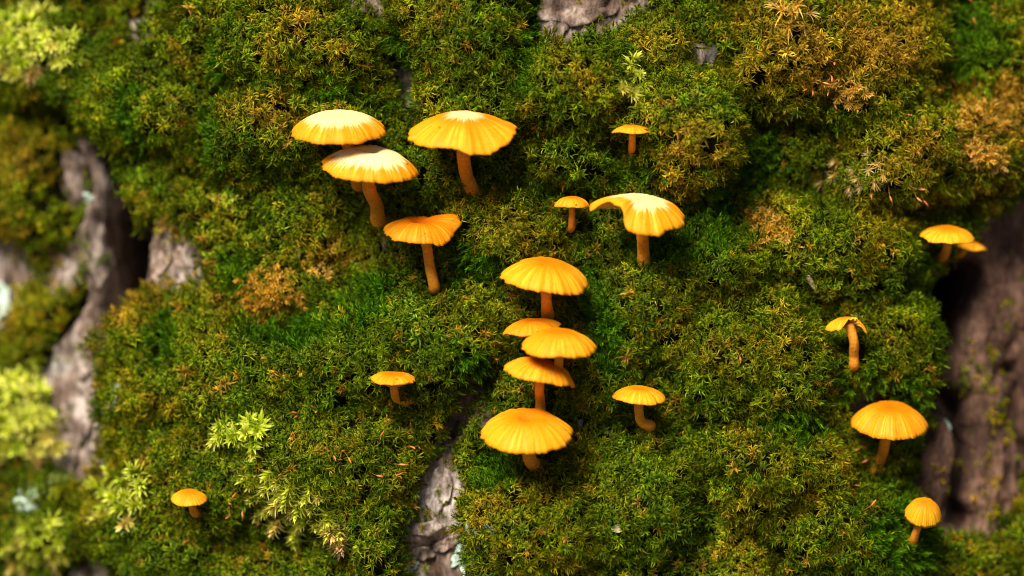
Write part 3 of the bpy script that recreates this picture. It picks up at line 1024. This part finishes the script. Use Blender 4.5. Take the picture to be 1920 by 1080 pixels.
def mushroom(label, cap, stem, H, sw, roll=0, pitch=0, prm=None, pale=0.0, pale_amt=1.0, out=None, yaw=0, bulge=1.25):
    """cap: (cx, cy, width) of the rim's middle; stem: list of photo points from cap to foot; sw: stem width"""
    prm = prm or {}
    cx, cy, wd = cap
    Rp = wd / 2.0
    foot = surf(*stem[-1], lift=15)
    sc = surf(cx, cy)
    if out is None:
        out = .85 * Rp + 10
    cw = max(sc[2] + out, foot[2] + out * .8)
    k = (DPX - cw) / DPX
    Rp, H, sw = Rp * k, H * k, sw * k
    C = at(cx, cy, cw)
    # cap axis: upright in the world, then rolled and pitched
    up = np.array([0, math.cos(PITCH), math.sin(PITCH)])     # world up in local coords
    ax = Matrix.Rotation(math.radians(pitch), 3, 'X') @ Vector(up)
    ax = Matrix.Rotation(math.radians(-roll), 3, 'Z') @ ax
    ax.normalize()
    bx = Matrix.Rotation(math.radians(-roll), 3, 'Z') @ Vector((1, 0, 0))
    bx = (bx - ax * bx.dot(ax)).normalized()
    by = ax.cross(bx)
    ry = Matrix.Rotation(math.radians(yaw), 3, 'Z')
    root = bpy.data.objects.new('mushroom', None)
    COL.objects.link(root)
    root.location = loc2w(foot)
    root.empty_display_size = .004
    tag(root, label, 'mushroom', 'orange mushrooms growing from the moss')
    seed = cx * .37 + cy * .11
    vs, fl, at_, gv, gf = cap_mesh(Rp, H, prm, seed)
    M3 = np.array(Matrix((bx, by, ax)).transposed())
    L2W = np.stack([U, V, W], 1)
    cap_o = link('cap', make_mesh('cap', (np.asarray(vs) @ M3.T) @ L2W.T * PX, fl, M_CAP, True, at_), root, loc2w(C) - root.location)
    cap_o['pale'] = float(pale)  # reach of the dried centre with its painted sun spot
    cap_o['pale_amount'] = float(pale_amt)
    cap_o['tone'] = float(prm.get('tone', (cx * 7 + cy * 3) % 10 / 16.0))
    link('gills', make_mesh('gills', (np.asarray(gv) @ M3.T) @ L2W.T * PX, gf, M_GILL, False), cap_o)
    # stem: from inside the cap to the foot sunk in the moss
    a3 = np.array(ax)
    topz = C + a3 * H * .62
    pts = [topz]
    n = len(stem)
    for i, (sx, sy) in enumerate(stem[:-1]):
        f = (i + 1) / n
        pts.append(at(sx, sy, cw * (1 - f) + (foot[2] + 6) * f if n > 1 else cw))
    nf = surf_n(*stem[-1], 20)
    if n > 1:
        pts[1][2] = cw - 4
    pts.append(foot + np.array([0, 0, 5]))
    pts.append(foot - np.array([nf[0], nf[1] * .4, nf[2]]) * 40)
    m_ = len(pts)
    radii = [sw * .5 * 1.05] + [sw * .5] * (m_ - 3) + [sw * .5 * bulge, sw * .5 * bulge * .9]
    tv, tf = tube(pts, radii, seed=seed)
    link('stem', make_mesh('stem', (tv - foot) @ L2W.T * PX, tf, M_STEM), root)
    return root

# photo-measured mushrooms: rim centre and width, stem points from rim to foot
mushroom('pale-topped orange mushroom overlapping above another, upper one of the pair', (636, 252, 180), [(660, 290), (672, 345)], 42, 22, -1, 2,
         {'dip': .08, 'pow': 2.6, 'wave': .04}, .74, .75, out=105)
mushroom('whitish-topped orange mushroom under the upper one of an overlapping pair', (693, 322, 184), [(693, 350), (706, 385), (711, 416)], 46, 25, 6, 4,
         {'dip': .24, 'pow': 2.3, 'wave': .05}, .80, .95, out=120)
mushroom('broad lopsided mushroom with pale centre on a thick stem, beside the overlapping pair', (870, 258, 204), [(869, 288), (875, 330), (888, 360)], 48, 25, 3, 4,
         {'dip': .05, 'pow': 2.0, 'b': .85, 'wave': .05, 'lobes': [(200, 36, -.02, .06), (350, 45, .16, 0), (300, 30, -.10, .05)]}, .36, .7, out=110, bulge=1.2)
mushroom('wavy-edged darker orange mushroom with a bent-back flap, below the overlapping pair', (786, 440, 132), [(800, 460), (806, 500), (815, 538)], 30, 19, 3, 4,
         {'dip': .45, 'pow': 2.6, 'wave': .07, 'ripple': .12, 'tone': 1.0, 'lobes': [(28, 22, .34, .26), (190, 30, .06, .02)]}, out=75, bulge=1.15)
mushroom('tiny flat mushroom with a red bud at its foot, high on the moss', (1186, 248, 76), [(1184, 262), (1188, 290)], 14, 13, 1, -6, {'dip': .0, 'pow': 2.2}, out=45)
mushroom('tiny domed mushroom beside the large folded-cap one', (1072, 388, 68), [(1072, 400), (1071, 428)], 20, 12, 0, -6, {'dip': .05, 'pow': 2.6}, out=45)
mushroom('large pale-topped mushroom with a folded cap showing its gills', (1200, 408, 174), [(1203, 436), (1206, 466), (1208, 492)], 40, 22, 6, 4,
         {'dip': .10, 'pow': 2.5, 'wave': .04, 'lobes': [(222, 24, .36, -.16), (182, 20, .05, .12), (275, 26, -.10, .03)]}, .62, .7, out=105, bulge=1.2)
mushroom('broad orange dome tilted slightly, at the top of the stacked column of mushrooms', (1021, 528, 164), [(1024, 560), (1027, 590)], 42, 20, 7, 4,
         {'dip': .03, 'pow': 2.2, 'wave': .05}, out=95)
mushroom('thin orange cap half hidden behind its neighbour, second from the top of the column', (996, 622, 112), [(994, 640), (1010, 680)], 24, 15, -4, -4,
         {'dip': .15, 'pow': 2.2, 'wave': .10, 'tone': .9, 'lobes': [(15, 30, .22, .05)]}, out=80)
mushroom('striped orange dome in front of the half-hidden cap, third in the column', (1047, 655, 145), [(1047, 676), (1047, 712)], 38, 17, 2, 0,
         {'dip': .06, 'pow': 2.3, 'wave': .04}, out=115)
mushroom('tilted orange cap showing gills under its lower edge, just above the lowest of the column', (1011, 706, 138), [(1011, 724), (1013, 750), (1015, 795)], 32, 18, 14, -2,
         {'dip': .06, 'pow': 2.3, 'wave': .09, 'lobes': [(310, 30, .12, 0)]}, out=105)
mushroom('widest orange cap with a sunken centre, lowest of the stacked column', (988, 818, 176), [(991, 850), (1000, 870), (1012, 876)], 44, 26, 1, 9,
         {'dip': .26, 'pow': 2.4, 'wave': .05}, out=115, bulge=1.3)
mushroom('small funnel-shaped mushroom with a hooked stem, beside the bare bark gap', (737, 713, 86), [(740, 731), (744, 748), (766, 750)], 13, 15, 2, -3,
         {'dip': .1, 'pow': 3.4, 'wave': .05, 'thick': .36}, out=60)
mushroom('small flat mushroom with a curved stem, beside the lowest of the column', (1198, 748, 104), [(1197, 764), (1202, 790), (1218, 798)], 22, 18, 3, -3,
         {'dip': .12, 'pow': 3.0, 'wave': .06, 'thick': .28}, out=70)
mushroom('small split-capped mushroom folded like an umbrella, alone on green moss', (1590, 624, 78), [(1600, 640), (1601, 665), (1601, 686)], 30, 18, 6, -8,
         {'dip': .0, 'pow': 2.2, 'wave': .08, 'ripple': .15, 'lobes': [(282, 40, .62, -.50), (185, 34, -.08, .14), (20, 40, .05, -.1)]}, out=55, bulge=1.1)
mushroom('orange dome-capped mushroom with a bent stem, beside the tall brown bark flake', (1667, 800, 146), [(1656, 828), (1652, 856), (1632, 882)], 44, 20, 1, 6,
         {'dip': .10, 'pow': 2.4, 'wave': .03}, out=85)
mushroom('rounded bell-like orange mushroom at the foot of the tall brown bark flake', (1730, 970, 72), [(1716, 996), (1708, 1016)], 40, 14, 2, 22, {'dip': .06, 'pow': 2.4, 'wave': .03}, out=50)
mushroom('lone flat orange mushroom near the small lime tuft, low on the trunk', (355, 936, 68), [(362, 950), (368, 962)], 17, 14, 1, 8, {'dip': .05, 'pow': 2.0, 'wave': .04}, out=45)
mushroom('flat orange mushroom in front of a drooping cap, at the dark bark edge', (1776, 446, 104), [(1770, 464), (1764, 482)], 20, 16, 2, 2, {'dip': .06, 'pow': 2.8, 'wave': .05}, out=95)
mushroom('drooping orange cap half hidden behind the flat one, at the edge of the dark bark', (1814, 464, 72), [(1800, 474), (1780, 484)], 15, 12, 12, -4, {'dip': .1, 'pow': 2.2, 'wave': .1}, out=70)

def bud():
    p = surf(1203, 292, 22)
    na, nr = 14, 8
    a = np.linspace(0, 2 * math.pi, na, endpoint=False)
    z = np.linspace(-12, 10, nr)
    r = 6.5 * np.sqrt(np.clip(1 - (z / 12.5) ** 2, .02, 1)) * np.where(z < -3, .8, 1)
    vs = np.stack([np.outer(r, np.cos(a)), np.repeat(z[:, None], na, 1), np.outer(r, np.sin(a))], -1).reshape(-1, 3)
    fl = [tuple(f) for f in grid_quads(nr, na, True)] + [tuple(range(na)), tuple(range((nr - 1) * na, nr * na))[::-1]]
    L2W = np.stack([U, V, W], 1)
    o = link('mushroom_bud', make_mesh('mushroom_bud', vs @ L2W.T * PX, fl, M_STEM), None, loc2w(p))
    tag(o, 'tiny reddish mushroom bud at the foot of the tiny flat mushroom', 'mushroom bud')
bud()

# ------------------------------------------------------------------ spore capsules standing out of the moss
def capsule_parts():
    r = random.Random(5)
    st, sf = tube([(0, 0, -14), (1, 0, 8), (3, 0, 26), (7, 0, 40)], [.9, .8, .7, .7], 6)
    cp, cf = tube([(7, 0, 39), (9.5, 0, 43), (14, 0, 48), (19, 0, 52)], [.9, 2.2, 2.4, .6], 8)
    return make_mesh('stalk', st * PX, sf, M_STALK), make_mesh('capsule', cp * PX, cf, M_CAPSULE)
STALK, CAPS = capsule_parts()
def capsules(regions, n, label, group, seed):
    r = random.Random(seed)
    for i in range(n):
        cx, cy, rx, ry = r.choice(regions)
        px, py = cx + r.uniform(-rx, rx), cy + r.uniform(-ry, ry)
        root = bpy.data.objects.new('spore_capsule', None)
        COL.objects.link(root)
        root.location = loc2w(surf(px, py))
        root.empty_display_size = .002
        nrm = surf_n(px, py)
        d = nrm + np.array([r.gauss(.15, .35), r.gauss(-.1, .3), 0])
        dw = Vector(U * d[0] + V * d[1] + W * d[2]).normalized()
        root.rotation_euler = (dw.to_track_quat('Z', 'Y') @ Matrix.Rotation(r.uniform(0, 6.28), 3, 'Z').to_quaternion()).to_euler()
        k = r.uniform(.6, .95)
        root.scale = (k, k, k)
        link('stalk', STALK, root)
        link('capsule', CAPS, root)
        tag(root, label, 'spore capsule', group)
capsules([(1800, 110, 45, 80), (1790, 300, 50, 80), (1720, 270, 90, 90), (1540, 150, 30, 40), (1700, 370, 80, 30)], 42,
         'tiny rust-orange spore capsule on a thin stalk in moss near the ginger tufts', 'spore capsules near the ginger tufts', 11)
capsules([(570, 810, 80, 40), (500, 850, 50, 40), (440, 940, 40, 50), (720, 880, 60, 60)], 26,
         'tiny rust-orange spore capsule on a thin stalk in moss around the sprawling pale tuft', 'spore capsules around the sprawling pale tuft', 12)
capsules([(1560, 950, 70, 50), (1590, 840, 40, 60), (1420, 610, 60, 60)], 10,
         'tiny rust-orange spore capsule on a thin stalk in moss around the bent-stem mushroom', 'spore capsules around the bent-stem mushroom', 13)

# ------------------------------------------------------------------ dry flakes caught in the moss
def flake(px, py, length, width, ang, label):
    vs = []
    n = 7
    for k in range(n):
        t = k / (n - 1)
        wd = width * math.sin(math.pi * min(.97, .08 + t * .9)) * .5
        for f, dz in ((-1, 0), (0, -wd * .5), (1, 0)):
            vs.append(((t - .5) * length, f * wd, 5 * math.sin(t * 3) + dz))
    vs = np.array(vs)
    vs = np.concatenate([vs, vs - np.array([0, 0, 1.2])])
    q = grid_quads(n, 3)
    fl = [tuple(f) for f in q] + [tuple(f[::-1] + 3 * n) for f in q]
    c, s_ = math.cos(ang), math.sin(ang)
    vs = vs @ np.array([[c, s_, 0], [-s_, c, 0], [0, 0, 1]])
    o = link('dry_flake', make_mesh('dry_flake', vs @ np.stack([U, V, W], 1).T * PX, fl, M_FLAKE), None, loc2w(surf(px, py, 6)))
    tag(o, label, 'dry leaf', 'dry flakes caught in the moss')
M_FLAKE = simple_noise_mat('dry_flake', (.42, .30, .14), (.72, .62, .40), 1500)
flake(1520, 528, 34, 10, -1.1, 'slender pale dry flake on the moss below the cream straw tuft')
flake(1160, 990, 28, 16, .2, 'cream dry flake low on the moss under the lowest stacked mushroom')
flake(560, 470, 46, 12, 1.3, 'brown-cream hanging dry flake beside the golden dried tuft')
flake(1200, 470 + 560, 22, 9, -.4, 'small tan dry flake below the cream one, low on the moss')
flake(330, 145, 18, 9, .7, 'small tan flake on the moss beside the big yellow-green tuft')
